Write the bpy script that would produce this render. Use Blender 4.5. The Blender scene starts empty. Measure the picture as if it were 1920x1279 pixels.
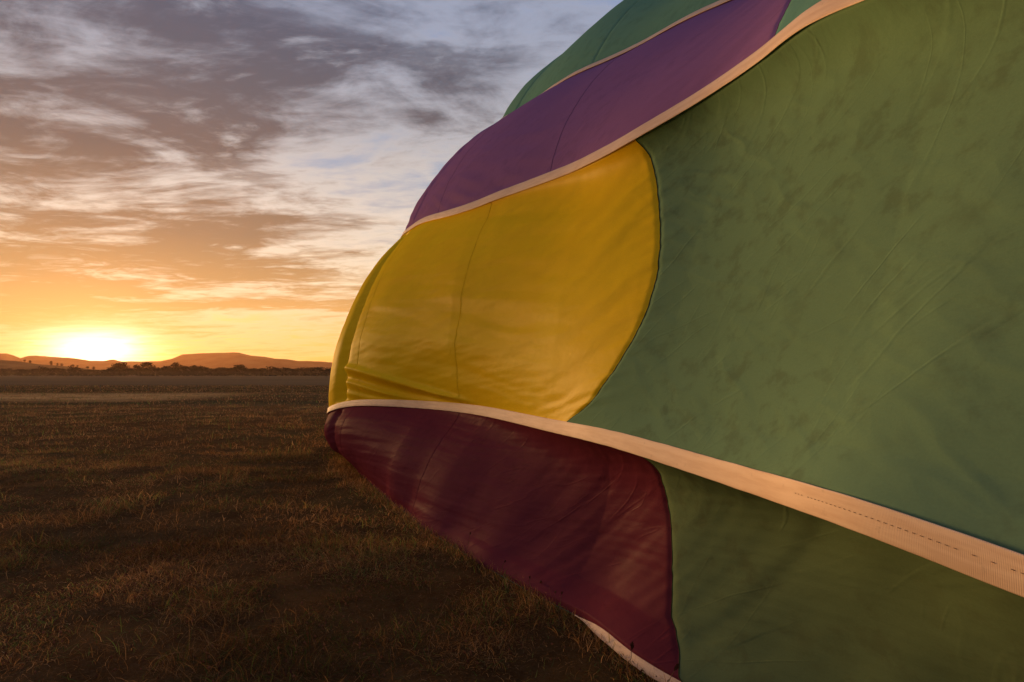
import bpy, math, random
import numpy as np
from mathutils import Vector

random.seed(7)
rng = np.random.default_rng(7)
SC = bpy.context.scene
COL = SC.collection
PI = math.pi

# ------------------------------------------------------------------ camera
F = 1173.0            # focal length in pixels of the 1920 wide photograph
HOR = 702.0           # horizon row
EYE = 1.1
cam_d = bpy.data.cameras.new('camera')
cam_d.lens = F / 1920 * 36.0
cam_d.sensor_width = 36.0
cam_d.clip_start = 0.05
cam_d.clip_end = 20000
cam = bpy.data.objects.new('camera', cam_d)
COL.objects.link(cam)
PITCH = math.atan((HOR - 639.5) / F)
cam.location = (0, 0, EYE)
cam.rotation_euler = (PI / 2 + PITCH, 0, 0)
SC.camera = cam

# ------------------------------------------------------------------ light
SUN_AZ = math.radians(-33.6)      # left of the view axis (+Y), towards -X
SUN_EL = math.radians(2.1)
SUND = Vector((math.sin(SUN_AZ) * math.cos(SUN_EL), math.cos(SUN_AZ) * math.cos(SUN_EL), math.sin(SUN_EL)))
sl = bpy.data.lights.new('sun', 'SUN')
sl.energy = 5.0
sl.angle = math.radians(11.0)
sl.color = (1.0, 0.55, 0.21)
sun = bpy.data.objects.new('sun', sl)
COL.objects.link(sun)
sun.rotation_euler = SUND.to_track_quat('Z', 'Y').to_euler()
sun.location = (-20, 30, 12)

SC.view_settings.view_transform = 'Standard'
SC.view_settings.look = 'None'
SC.view_settings.gamma = 1
SC.view_settings.use_curve_mapping = False
SC.view_settings.exposure = 0.62
SC.cycles.use_denoising = True
SC.cycles.max_bounces = 8
SC.cycles.transparent_max_bounces = 8
SC.cycles.volume_bounces = 0
SC.cycles.sample_clamp_indirect = 4.0


# ------------------------------------------------------------------ node helpers
class NT:
    def __init__(self, tree):
        self.t = tree
        tree.nodes.clear()

    def n(self, typ, **kw):
        nd = self.t.nodes.new(typ)
        for k, v in kw.items():
            setattr(nd, k, v)
        return nd

    def put(self, sock, v):
        if isinstance(v, bpy.types.NodeSocket):
            self.t.links.new(v, sock)
        elif v is not None:
            if isinstance(v, (tuple, list)) and sock.type == 'RGBA' and len(v) == 3:
                v = (*v, 1)
            sock.default_value = v

    def m(self, op, a, b=None, c=None, clamp=False):
        nd = self.n('ShaderNodeMath', operation=op, use_clamp=clamp)
        self.put(nd.inputs[0], a)
        self.put(nd.inputs[1], b)
        self.put(nd.inputs[2], c)
        return nd.outputs[0]

    def vm(self, op, a, b=None, out=0):
        nd = self.n('ShaderNodeVectorMath', operation=op)
        self.put(nd.inputs[0], a)
        if op == 'SCALE':
            self.put(nd.inputs[3], b)
        else:
            self.put(nd.inputs[1], b)
        return nd.outputs[out]

    def mix(self, f, a, b, typ='MIX'):
        nd = self.n('ShaderNodeMix', data_type='RGBA', blend_type=typ)
        self.put(nd.inputs[0], f)
        self.put(nd.inputs[6], a)
        self.put(nd.inputs[7], b)
        return nd.outputs[2]

    def rng(self, v, a, b, c=0.0, d=1.0, smooth=True):
        nd = self.n('ShaderNodeMapRange', interpolation_type='SMOOTHSTEP' if smooth else 'LINEAR')
        self.put(nd.inputs[0], v)
        for i, x in enumerate((a, b, c, d)):
            self.put(nd.inputs[i + 1], x)
        return nd.outputs[0]

    def noise(self, vec, scale, detail=5, rough=0.55, dist=0.0, out=0):
        nd = self.n('ShaderNodeTexNoise')
        self.put(nd.inputs['Vector'], vec)
        self.put(nd.inputs['Scale'], scale)
        self.put(nd.inputs['Detail'], detail)
        self.put(nd.inputs['Roughness'], rough)
        self.put(nd.inputs['Distortion'], dist)
        return nd.outputs[out]

    def ramp(self, f, stops, interp='LINEAR'):
        nd = self.n('ShaderNodeValToRGB')
        cr = nd.color_ramp
        cr.interpolation = interp
        while len(cr.elements) < len(stops):
            cr.elements.new(0.5)
        for e, (p, c) in zip(cr.elements, stops):
            e.position = p
            e.color = (*c, 1)
        self.put(nd.inputs[0], f)
        return nd.outputs[0]

    def mapv(self, vec, loc=(0, 0, 0), rot=(0, 0, 0), scale=(1, 1, 1)):
        nd = self.n('ShaderNodeMapping')
        self.put(nd.inputs[0], vec)
        nd.inputs[1].default_value = loc
        nd.inputs[2].default_value = rot
        nd.inputs[3].default_value = scale
        return nd.outputs[0]


# ------------------------------------------------------------------ sky
world = bpy.data.worlds.new('World')
SC.world = world
world.use_nodes = True
w = NT(world.node_tree)
tc = w.n('ShaderNodeTexCoord').outputs['Generated']
sep = w.n('ShaderNodeSeparateXYZ')
w.put(sep.inputs[0], tc)
dx, dy, dz = sep.outputs
z = w.m('MAXIMUM', dz, 0.0)
zc = w.m('ADD', z, 0.07)
comb = w.n('ShaderNodeCombineXYZ')
w.put(comb.inputs[0], w.m('DIVIDE', dx, zc))
w.put(comb.inputs[1], w.m('DIVIDE', dy, zc))
P = comb.outputs[0]
# layers of cloud on a high sheet, drawn out along their drift
Pa = w.mapv(P, loc=(3.1, 1.7, 0), rot=(0, 0, math.radians(38)), scale=(0.55, 1.0, 1))
Pb = w.mapv(P, loc=(7.4, 0.3, 2), rot=(0, 0, math.radians(24)), scale=(0.70, 1.0, 1))
n1 = w.noise(Pa, 0.75, 6, 0.52, 0.5)
n2 = w.noise(Pb, 2.6, 8, 0.60, 0.9)
n3 = w.noise(Pa, 8.0, 6, 0.62, 0.4)
thick = w.m('ADD', w.m('MULTIPLY', n1, 0.55), w.m('ADD', w.m('MULTIPLY', n2, 0.30), w.m('MULTIPLY', n3, 0.17)))
az = w.m('ARCTAN2', dx, dy)                      # 0 ahead, negative to the left
thick = w.m('ADD', thick, w.rng(az, -0.75, 0.15, 0.09, -0.04))
thick = w.m('ADD', thick, w.rng(z, 0.02, 0.12, -0.05, 0.0))
layer = w.n('ShaderNodeCombineXYZ')
w.put(layer.inputs[0], w.m('MULTIPLY', az, 1.3))
w.put(layer.inputs[1], w.m('MULTIPLY', w.m('ADD', z, w.m('MULTIPLY', az, -.10)), 11.0))
n4 = w.noise(layer.outputs[0], 1.5, 7, 0.6, 0.6)
thick = w.m('ADD', thick, w.m('MULTIPLY', w.m('SUBTRACT', n4, 0.5), w.rng(z, 0.03, 0.42, 0.48, 0.10)))
clear = w.ramp(z, [(0, (.95, .47, .10)), (.05, (.96, .54, .18)), (.12, (.80, .57, .34)), (.2, (.50, .46, .45)),
                   (.3, (.34, .41, .53)), (.42, (.19, .30, .52)), (.55, (.17, .29, .60)), (1, (.09, .15, .33))])
bright = w.ramp(z, [(0, (.98, .54, .16)), (.06, (.98, .66, .31)), (.14, (1.0, .80, .54)), (.24, (.82, .70, .58)),
                    (.36, (.50, .475, .48)), (.5, (.36, .385, .47)), (1, (.24, .26, .33))])
dark = w.ramp(z, [(0, (.92, .42, .10)), (.07, (.86, .48, .15)), (.13, (.56, .33, .135)), (.2, (.33, .215, .13)),
                  (.3, (.175, .138, .125)), (.4, (.125, .122, .145)), (.52, (.095, .112, .17)), (1, (.07, .085, .13))])
nish = w.n('ShaderNodeTexSky', sky_type='NISHITA', sun_disc=False)
nish.sun_elevation = SUN_EL
nish.sun_rotation = SUN_AZ
nish.dust_density = 3.0
nish.altitude = 150
clear = w.mix(1.0, w.mix(1.0, clear, (0.88, 0.88, 0.88), 'MULTIPLY'), w.vm('SCALE', nish.outputs[0], 0.025), 'ADD')
f1 = w.rng(thick, 0.40, 0.50)
f2 = w.rng(thick, 0.485, 0.60)
sky = w.mix(w.m('MULTIPLY', f1, 0.85), clear, bright)
sky = w.mix(f2, sky, dark)
# bright torn edges
wisp = w.m('MULTIPLY', w.rng(n2, 0.53, 0.70), w.rng(n3, 0.44, 0.66))
wisp = w.m('MULTIPLY', wisp, w.rng(az, -0.75, -0.35, 0.25, 0.75))
sky = w.mix(wisp, sky, w.vm('SCALE', bright, 1.18))
# sky far from the sun is cooler, kept bright as fill for the balloon
dotn = w.vm('DOT_PRODUCT', tc, tuple(SUND), out=1)
away = w.rng(dotn, 0.75, -0.6)
sky = w.mix(away, sky, w.mix(1.0, sky, (.95, 1.0, 1.14), 'MULTIPLY'))
# glow round the sun
d0 = w.m('MAXIMUM', dotn, 0.0)
g1 = w.m('MULTIPLY', w.m('POWER', d0, 22.0), 0.10)
g2 = w.m('MULTIPLY', w.m('POWER', d0, 240.0), 0.30)
azd = w.m('SUBTRACT', az, SUN_AZ)
eld = w.m('SUBTRACT', dz, 0.030)
wb = w.m('ADD', w.m('MULTIPLY', n2, 0.9), 0.55)
q1 = w.m('ADD', w.m('POWER', w.m('ABSOLUTE', w.m('DIVIDE', azd, w.m('MULTIPLY', wb, .050))), 2.0),
         w.m('POWER', w.m('ABSOLUTE', w.m('DIVIDE', eld, w.m('MULTIPLY', wb, .025))), 2.0))
g3 = w.m('MULTIPLY', w.m('EXPONENT', w.m('MULTIPLY', q1, -1.0)), 2.6)
glow = w.mix(1.0, w.vm('SCALE', (1.0, .62, .26), None), (0, 0, 0), 'ADD')
def gl(c, k):
    nd = w.n('ShaderNodeVectorMath', operation='SCALE')
    nd.inputs[0].default_value = c
    w.put(nd.inputs[3], k)
    return nd.outputs[0]
sky = w.mix(1.0, sky, gl((1.0, .42, .10), g1), 'ADD')
sky = w.mix(1.0, sky, gl((1.0, .42, .12), g2), 'ADD')
sky = w.mix(1.0, sky, gl((1.0, .86, .60), g3), 'ADD')
bg = w.n('ShaderNodeBackground')
w.put(bg.inputs[0], sky)
bg.inputs[1].default_value = 0.665
wo = w.n('ShaderNodeOutputWorld')
w.put(wo.inputs[0], bg.outputs[0])


# ------------------------------------------------------------------ object helpers
def tag(o, label=None, cat=None, group=None, kind=None):
    if label: o['label'] = label
    if cat: o['category'] = cat
    if group: o['group'] = group
    if kind: o['kind'] = kind
    return o


def empty(name, loc=(0, 0, 0)):
    o = bpy.data.objects.new(name, None)
    COL.objects.link(o)
    o.location = loc
    o.empty_display_size = 0.3
    return o


def mesh_np(name, verts, faces, mat, parent=None, uv=None, smooth=True, attr=None):
    """verts (n,3); faces (m,3) or (m,4) int array; uv per vertex (n,2)."""
    me = bpy.data.meshes.new(name)
    faces = np.asarray(faces, dtype=np.int32)
    k = faces.shape[1]
    me.vertices.add(len(verts))
    me.vertices.foreach_set('co', np.asarray(verts, dtype=np.float32).ravel())
    me.loops.add(faces.size)
    me.loops.foreach_set('vertex_index', faces.ravel())
    me.polygons.add(len(faces))
    me.polygons.foreach_set('loop_start', np.arange(0, faces.size, k, dtype=np.int32))
    me.polygons.foreach_set('loop_total', np.full(len(faces), k, dtype=np.int32))
    me.update(calc_edges=True)
    me.polygons.foreach_set('use_smooth', np.full(len(faces), bool(smooth)))
    if uv is not None:
        ul = me.uv_layers.new(name='UVMap')
        ul.data.foreach_set('uv', np.asarray(uv, dtype=np.float32)[faces.ravel()].ravel())
    if attr is not None:
        a = me.color_attributes.new('tint', 'FLOAT_COLOR', 'POINT')
        a.data.foreach_set('color', np.asarray(attr, dtype=np.float32).ravel())
    me.materials.append(mat)
    me.validate()
    o = bpy.data.objects.new(name, me)
    COL.objects.link(o)
    if parent is not None:
        o.parent = parent
    return o


def grid_faces(nu, nv):
    i = np.arange(nu - 1)[:, None] * nv + np.arange(nv - 1)[None, :]
    return np.stack([i, i + nv, i + nv + 1, i + 1], -1).reshape(-1, 4)


#GEOM-BEGIN
def perlin(x, y, seed=0):
    x = np.asarray(x, float); y = np.asarray(y, float)
    x, y = np.broadcast_arrays(x, y)
    xi = np.floor(x).astype(np.int64); yi = np.floor(y).astype(np.int64)
    fx = x - xi; fy = y - yi
    def g(ix, iy, dx, dy):
        h = (ix * 374761393 + iy * 668265263 + seed * 974634777) & 0xFFFFFFFF
        h = ((h ^ (h >> 13)) * 1274126177) & 0xFFFFFFFF
        a = ((h ^ (h >> 16)) & 0xFFFF) / 65536.0 * 2 * np.pi
        return np.cos(a) * dx + np.sin(a) * dy
    u = fx * fx * fx * (fx * (fx * 6 - 15) + 10)
    v = fy * fy * fy * (fy * (fy * 6 - 15) + 10)
    a = g(xi, yi, fx, fy); b = g(xi + 1, yi, fx - 1, fy)
    c = g(xi, yi + 1, fx, fy - 1); d = g(xi + 1, yi + 1, fx - 1, fy - 1)
    return ((a * (1 - u) + b * u) * (1 - v) + (c * (1 - u) + d * u) * v) * 1.5


def fbm(x, y, o=4, seed=0, g=0.5):
    s = 0; a = 1; t = 0
    for k in range(o):
        s = s + a * perlin(x * 2 ** k, y * 2 ** k, seed + 17 * k)
        t += a; a *= g
    return s / t


def spline(xs, ys):
    """natural cubic through the knots, straight beyond them"""
    xs = np.asarray(xs, float); ys = np.asarray(ys, float)
    n = len(xs); h = np.diff(xs)
    A = np.eye(n); r = np.zeros(n)
    for i in range(1, n - 1):
        A[i, i - 1] = h[i - 1]; A[i, i] = 2 * (h[i - 1] + h[i]); A[i, i + 1] = h[i]
        r[i] = 6 * ((ys[i + 1] - ys[i]) / h[i] - (ys[i] - ys[i - 1]) / h[i - 1])
    M = np.linalg.solve(A, r)
    def f(x):
        x = np.clip(np.asarray(x, float), xs[0], xs[-1])
        i = np.clip(np.searchsorted(xs, x) - 1, 0, n - 2)
        a = (xs[i + 1] - x); b = (x - xs[i]); hi = h[i]
        return M[i] * a ** 3 / (6 * hi) + M[i + 1] * b ** 3 / (6 * hi) + \
            (ys[i] / hi - M[i] * hi / 6) * a + (ys[i + 1] / hi - M[i + 1] * hi / 6) * b
    return f


def lin(u, xs, ys):
    return np.interp(u, xs, ys)


def smooth(a, b, x):
    t = np.clip((x - a) / (b - a), 0, 1)
    return t * t * (3 - 2 * t)


# load tapes of the envelope: (u, X, Z); u is the distance up the field
AXX = 3.3
T_RAW = {
 0: [(-3, 2.3, .06), (-1, 1.95, .03), (.5, 1.5, .03), (1.5, 1.05, .03), (2.23, .555, .03), (2.67, .364, .03), (2.91, .248, .02),
     (3.46, -.06, 0), (3.93, -.335, 0), (5.0, -.86, 0), (6.3, -1.42, 0), (7.5, -1.87, 0), (8.4, -2.08, 0), (9.5, -2.12, 0),
     (12, -1.9, 0), (15, -1.0, .05), (17.5, .8, .6), (19, 3.3, 2.6)],
 1: [(-3, 1.75, .75), (-1, 1.05, .76), (0, .90, .78), (.98, .785, .795), (1.26, .70, .818), (1.62, .675, .81), (2.1, .61, .805), (2.7, .437, .822),
     (3.4, .235, .819), (4.6, -.235, .835), (5.6, -.764, .827), (6.7, -1.485, .797), (7.5, -1.98, .742), (8.4, -2.456, .617),
     (9.5, -2.62, .50), (12, -2.6, .6), (15, -1.6, .9), (17.5, .5, 1.5), (19, 3.3, 2.6)],
 2: [(-3, 1.95, 1.5), (-1, 1.25, 1.75), (0, 1.06, 1.86), (1, .97, 1.97), (1.4, .92, 2.03), (1.75, .888, 2.14), (2.1, .868, 2.206), (2.5, .80, 2.25), (3.0, .583, 2.256),
     (3.6, .368, 2.31), (4.4, .015, 2.413), (5.4, -.46, 2.53), (6.5, -.887, 2.73), (7.6, -1.263, 2.88), (8.4, -1.49, 2.976),
     (9.5, -1.6, 3.15), (12, -1.7, 3.3), (15, -.9, 3.1), (17.5, .9, 2.9), (19, 3.3, 2.6)],
 3: [(-3, 2.3, 2.1), (-1, 1.9, 2.5), (1, 1.75, 2.8), (2.1, 1.66, 3.0), (3.0, 1.46, 3.13), (3.8, 1.19, 3.37), (4.6, .894, 3.55), (5.4, .575, 3.76),
     (6.3, .268, 3.946), (7.4, .0, 4.235), (8.4, -.18, 4.55), (9.5, -.12, 4.85), (12, -.2, 5.2), (15, .5, 4.8), (17.5, 1.7, 4.0), (19, 3.3, 2.6)],
 4: [(-3, 2.75, 2.5), (-1, 2.6, 3.0), (1, 2.55, 3.4), (3, 2.4, 3.95), (4.6, 2.2, 4.6), (6.3, 1.8, 5.3), (7.4, 1.64, 5.52),
     (8.4, 1.50, 5.80), (9.5, 1.52, 6.05), (12, 1.5, 6.5), (15, 2.0, 6.0), (17.5, 2.6, 4.6), (19, 3.3, 2.6)],
 5: [(-3, 3.3, 2.6), (-1, 3.3, 3.2), (1, 3.3, 3.8), (3, 3.3, 4.4), (6.3, 3.3, 6.2), (8.4, 3.3, 7.1), (9.5, 3.3, 7.3),
     (12, 3.3, 7.6), (15, 3.3, 6.8), (17.5, 3.3, 5.0), (19, 3.3, 2.6)],
}
T_FUN = {}
for _i, _r in T_RAW.items():
    _u = [a[0] for a in _r]
    T_FUN[_i] = (spline(_u, [a[1] for a in _r]), spline(_u, [a[2] for a in _r]))
U0, U1 = -3.0, 19.0

# colour borders (v knots, u knots) and plain panel seams (v, u, depth of the pinch) of the gores in view
VB = np.linspace(0, 1, 11)
BORDER = {
 1: (VB, [3.33, 3.021, 2.87, 2.769, 2.708, 2.70, 2.729, 2.783, 2.848, 2.915, 2.97]),
 0: (VB, [2.167, 2.261, 2.38, 2.423, 2.459, 2.488, 2.524, 2.56, 2.575, 2.55, 2.50]),
 2: (VB, [2.10, 2.149, 2.21, 2.275, 2.369, 2.455, 2.553, 2.661, 2.772, 2.902, 3.035]),
}
SEAMS = {
 0: [(4.85, 4.95, .0005), (7.1, 7.15, .003), (7.70, 7.74, .075)],
 1: [(4.95, 4.75, .0004), (7.1, 7.1, .002), (7.72, 7.62, .070)],
 2: [(3.95, 4.5, .0004), (6.15, 6.6, .0006), (7.5, 7.6, .016)],
 3: [(5.2, 5.5, .005), (7.4, 7.5, .016)],
 4: [(5.4, 5.6, .005), (7.5, 7.5, .016)],
}


def tape(i, u):
    u = np.asarray(u, float)
    if i <= 5:
        fx, fz = T_FUN[i]
        x = fx(u)
        if i == 0:
            x = x + .022 * perlin(u * 2.3, 7.3, 5) * (1 - smooth(6, 8, u))
        return np.stack([x, u, fz(u)], -1)
    fx, fz = T_FUN[10 - i]
    return np.stack([2 * AXX - fx(u), u, fz(u)], -1)


def frame(g, u):
    a = tape(g, u); b = tape(g + 1, u)
    e = 0.02
    du = (tape(g, u + e) + tape(g + 1, u + e) - tape(g, u - e) - tape(g + 1, u - e))
    ch = b - a
    wd = np.linalg.norm(ch, axis=-1)
    n = np.cross(ch, du)
    n /= np.maximum(np.linalg.norm(n, axis=-1, keepdims=True), 1e-9)
    mid = (a + b) / 2
    out = mid - np.stack([np.full_like(u, AXX), u, np.full_like(u, 2.3)], -1)
    s = np.sign((n * out).sum(-1, keepdims=True))
    s[s == 0] = 1
    return a, b, n * s, wd


CONVEX = {  # outward belly of each gore along u
 0: ([-3, 1.5, 3.0, 4.0, 5.5, 7, 8.4, 11, 16, 19], [-.06, -.10, -.10, .0, .13, .19, .21, .25, .15, 0]),
 1: ([-3, 1.5, 2.5, 3.5, 5, 6.5, 8.4, 11, 16, 19], [-.06, -.09, -.04, .05, .15, .20, .25, .28, .15, 0]),
 2: ([-3, 1.5, 3.0, 5, 6.5, 8.4, 11, 16, 19], [.02, .05, .09, .14, .16, .17, .22, .15, 0]),
 3: ([-3, 1.5, 3.0, 5, 8.4, 11, 16, 19], [.03, .08, .12, .16, .22, .25, .15, 0]),
 4: ([-3, 1.5, 3.0, 5, 8.4, 11, 16, 19], [.03, .08, .12, .18, .26, .28, .15, 0]),
}
TUCK = {
 0: ([-3, 1.5, 3.0, 4.5, 6.5, 7.5], [.21, .20, .15, .07, .02, 0]),
 1: ([-3, 1.0, 3.0, 4.5, 6.5, 7.5], [.14, .15, .12, .045, .01, 0]),
 2: ([-3, 2.0], [0, 0]), 3: ([-3, 2.0], [0, 0]), 4: ([-3, 2.0], [0, 0]),
}

def wrinkle(g, u, v, wd):
    """folds and creases of the cloth in metres, outward positive"""
    s = u
    t = v * wd
    w_ = np.zeros_like(u * v)
    edge = smooth(0, .10, v) * smooth(0, .10, 1 - v)
    # soft long rolls along the gore
    w_ += (.003 if g == 0 else .006) * fbm(s * .55 + 3 * g, t * 3.2 + .25 * s, 3, 11 + g) * edge * lin(u, [0, 3, 6], [.6, 1.0, 1.4])
    w_ += .0014 * fbm(s * 1.7, t * 9 + .8 * s, 3, 23 + g) * edge
    # gathers at the cross seams
    for (ua, ub, dep) in SEAMS[g]:
        dd = s - (ua + (ub - ua) * v)
        w_ -= dep * np.exp(-(dd / (.012 + 2.3 * dep)) ** 2)
        w_ += (.0012 + .08 * dep) * np.exp(-np.abs(dd) / .22) * perlin(t * 18, dd * 1.2, 31 + g)
    # small puckers where the cloth is sewn to the tapes
    w_ += .0022 * np.exp(-t / .10) * perlin(s * 11, t * 2.5 + g, 51) + .0022 * np.exp(-(wd - t) / .12) * perlin(s * 10 + t * 2, t * 2.5 + g, 53)
    if g in BORDER:
        ub = np.interp(v, *BORDER[g])
        dd = s - ub
        amp = .0036 if g != 0 else .0018
        w_ -= .006 * np.exp(-(dd / .02) ** 2)
        w_ += amp * np.exp(-np.abs(dd) / .11) * perlin(t * 24 + dd * (6 if g else 14), dd * 1.5, 41 + g)
        w_ += amp * 1.2 * np.exp(-np.abs(dd - .25) / .4) * perlin(t * 9 + dd * 4, dd * 1.0, 47 + g)
    if g == 1:
        w_ += .0013 * perlin(s * 1.9 + 3, t * 27 + s * 2, 78) * edge * smooth(2.9, 3.6, s)
        w_ += .020 * fbm(s * .42 + 4, t * 4.2 - .5 * s, 3, 19) * edge * smooth(3, 4.2, s) * (1 - smooth(6.8, 7.4, s))
        # three tight folds running down to the tape in the yellow cloth
        for (k, (sa, ta), (sb, tb), amp) in ((0, (7.6, .42), (4.1, -.02), .050), (1, (7.6, .27), (5.5, .0), .034), (2, (7.6, .15), (6.4, .0), .026)):
            f = np.clip((s - sb) / (sa - sb), 0, 1.15)
            tl = tb + (ta - tb) * f ** 1.25
            wdt = .022 + .03 * f
            m = smooth(sb - .2, sb + .9, s) * (1 - smooth(sa - .15, sa + .1, s))
            w_ += amp * m * (np.exp(-((t - tl) / wdt) ** 2) - .6 * np.exp(-((t - tl + 1.9 * wdt) / (1.3 * wdt)) ** 2))
        # slack crumple of the green cloth
        near = 1 - smooth(2.2, 3.4, s)
        q = s * 1.9 + t * 1.2
        r = t * 2.6 - s * 1.1
        rid = 1 - np.abs(fbm(q * .7, r * 2.0, 3, 61)) * 5
        w_ += .0022 * np.clip(rid, 0, 1) * near * edge
        w_ += .0014 * fbm(s * 2.6, t * 3.2, 4, 63) * near * edge
    if g == 0:
        mid = smooth(1.6, 2.0, s) * (1 - smooth(3.0, 3.9, s))
        q = t * 1.0 + s * 1.05
        w_ += .0035 * perlin(q * 5.2, s * .5 + t * .4, 71) * mid * smooth(.05, .3, v) * smooth(.0, .35, 1 - v)
        w_ += .0015 * perlin(q * 13, s * .8, 73) * mid * edge
        farm = smooth(3.2, 4.0, s)
        w_ += .0036 * perlin(s * 1.3, t * 17 + s, 75) * farm * edge
        w_ += .0016 * perlin(s * 2.4 + 3, t * 36 + s * 2, 76) * edge
        nr = 1 - smooth(1.6, 2.1, s)
        w_ += .006 * perlin((t + s * 1.0) * 4.0, s * .5, 77) * nr * edge
        # bottom edge lies rucked on the grass
        w_ += .032 * np.exp(-t / .12) * perlin(s * 3.5, 0.5, 79) * (1 - smooth(5, 7, s))
    if g == 2:
        far = smooth(4.5, 6.5, s)
        w_ += .008 * perlin(s * .8 + 2, t * 7 + 1.6 * s, 81) * far * edge
        w_ += .012 * np.exp(-t / .35) * perlin(s * .9, t * 9 - 2.2 * s, 83) * smooth(3.5, 5, s) * smooth(0, .06, v)
    return w_


def surf(g, u, v):
    """point of gore g (0..9) at length u, width v (0 at tape g, 1 at tape g+1)"""
    u = np.asarray(u, float); v = np.asarray(v, float)
    u, v = np.broadcast_arrays(u, v)
    sh = u.shape
    a, b, n, wd = frame(g, u.ravel())
    a = a.reshape(sh + (3,)); b = b.reshape(sh + (3,)); n = n.reshape(sh + (3,)); wd = wd.reshape(sh)
    gg = g if g < 5 else 9 - g
    vv = v if g < 5 else 1 - v
    t0 = np.maximum(vv * wd - .03, 0); t1 = np.maximum((1 - vv) * wd - .03, 0)
    ve = np.clip((vv * wd - .034) / np.maximum(wd - .068, 1e-3), 0, 1)
    bow = 1 - np.abs(2 * ve - 1) ** 2.4
    d = lin(u, *CONVEX[gg]) * bow
    d = d - lin(u, *TUCK[gg]) * (1 - np.exp(-t1 / .07)) * np.exp(-t1 / .55) * np.minimum(1, t0 / .1)
    near_e = smooth(0, .07, np.minimum(t0, t1))
    d = d + wrinkle(gg, u, vv, wd) * near_e
    p = a + (b - a) * v[..., None] + n * d[..., None]
    p[..., 2] = np.maximum(p[..., 2], .012)
    return p, wd


def project(p):
    """photo pixel of world points"""
    x = p[..., 0]; y = p[..., 1]; zz = p[..., 2] - EYE
    pit = math.atan((HOR - 639.5) / F)
    c, s = math.cos(pit), math.sin(pit)
    dep = y * c + zz * s
    up = -y * s + zz * c
    return np.stack([960 + F * x / dep, 639.5 - F * up / dep], -1)
#GEOM-END


# ------------------------------------------------------------------ materials
def new_mat(name):
    mt = bpy.data.materials.new(name)
    mt.use_nodes = True
    return mt, NT(mt.node_tree)


def fabric(name, colr, dirt=0.25, trans=0.30, dirt_col=None, gloss=0.008, crs=1.0):
    mt, t = new_mat(name)
    uv = t.n('ShaderNodeTexCoord').outputs['UV']
    big = t.noise(uv, 1.3, 4, 0.6, 0.3)
    med = t.noise(t.mapv(uv, rot=(0, 0, .5), scale=(1, 1.25, 1)), 9.0, 6, 0.66, 0.15)
    fine = t.noise(uv, 160, 3, 0.7)
    f = t.m('MULTIPLY', t.rng(med, .47, .66), t.rng(big, .34, .60))
    dc = dirt_col or tuple(c * .45 for c in colr)
    base = t.mix(t.m('MULTIPLY', f, dirt), colr, dc)
    base = t.mix(t.m('MULTIPLY', t.rng(big, .3, .7), .35), base, tuple(min(1, c * 1.18) for c in colr))
    base = t.mix(t.rng(fine, .3, .7, 0, .16), base, tuple(c * .6 for c in colr))
    wv = t.n('ShaderNodeTexWave', wave_type='BANDS', bands_direction='X')
    t.put(wv.inputs['Vector'], uv); wv.inputs['Scale'].default_value = 110
    wv2 = t.n('ShaderNodeTexWave', wave_type='BANDS', bands_direction='Y')
    t.put(wv2.inputs['Vector'], uv); wv2.inputs['Scale'].default_value = 110
    # fine creases left by packing
    def crease(ang, sc, seed, wdt):
        q = t.mapv(t.mapv(uv, loc=(seed, seed * .7, 0), rot=(0, 0, ang)), scale=(.28, 1.5, 1))
        v_ = t.m('ABSOLUTE', t.m('SUBTRACT', t.noise(q, sc, 3, .45), .5))
        ln_ = t.rng(v_, 0.0, wdt, 1.0, 0.0)
        return t.m('MULTIPLY', ln_, t.rng(t.noise(t.mapv(uv, loc=(seed, 2, 0)), 2.3, 3), .42, .60))
    line = t.m('ADD', crease(.72, 2.4, 3.0, .018), t.m('MULTIPLY', crease(.40, 3.6, 9.0, .02), .7))
    line = t.m('ADD', line, t.m('MULTIPLY', crease(1.15, 3.0, 14.0, .016), .5))
    h = t.m('ADD', t.m('MULTIPLY', line, .0026 * crs), t.m('MULTIPLY', t.noise(t.mapv(uv, scale=(1, 2.5, 1)), 14, 4, .6), .0035))
    h = t.m('ADD', h, t.m('MULTIPLY', t.m('ADD', wv.outputs[1], wv2.outputs[1]), .00006))
    bp = t.n('ShaderNodeBump')
    bp.inputs['Distance'].default_value = 1.0
    bp.inputs['Strength'].default_value = 0.35
    t.put(bp.inputs['Height'], h)
    df = t.n('ShaderNodeBsdfDiffuse')
    t.put(df.inputs[0], base); t.put(df.inputs['Normal'], bp.outputs[0])
    tr = t.n('ShaderNodeBsdfTranslucent')
    t.put(tr.inputs[0], base)
    t.put(tr.inputs['Normal'], bp.outputs[0])
    gs = t.n('ShaderNodeBsdfGlossy')
    gs.inputs['Roughness'].default_value = .42
    t.put(gs.inputs['Normal'], bp.outputs[0])
    ms0 = t.n('ShaderNodeMixShader')
    ms0.inputs[0].default_value = trans
    t.t.links.new(df.outputs[0], ms0.inputs[1])
    t.t.links.new(tr.outputs[0], ms0.inputs[2])
    ms = t.n('ShaderNodeMixShader')
    ms.inputs[0].default_value = gloss
    t.t.links.new(ms0.outputs[0], ms.inputs[1])
    t.t.links.new(gs.outputs[0], ms.inputs[2])
    out = t.n('ShaderNodeOutputMaterial')
    t.t.links.new(ms.outputs[0], out.inputs[0])
    return mt


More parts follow.
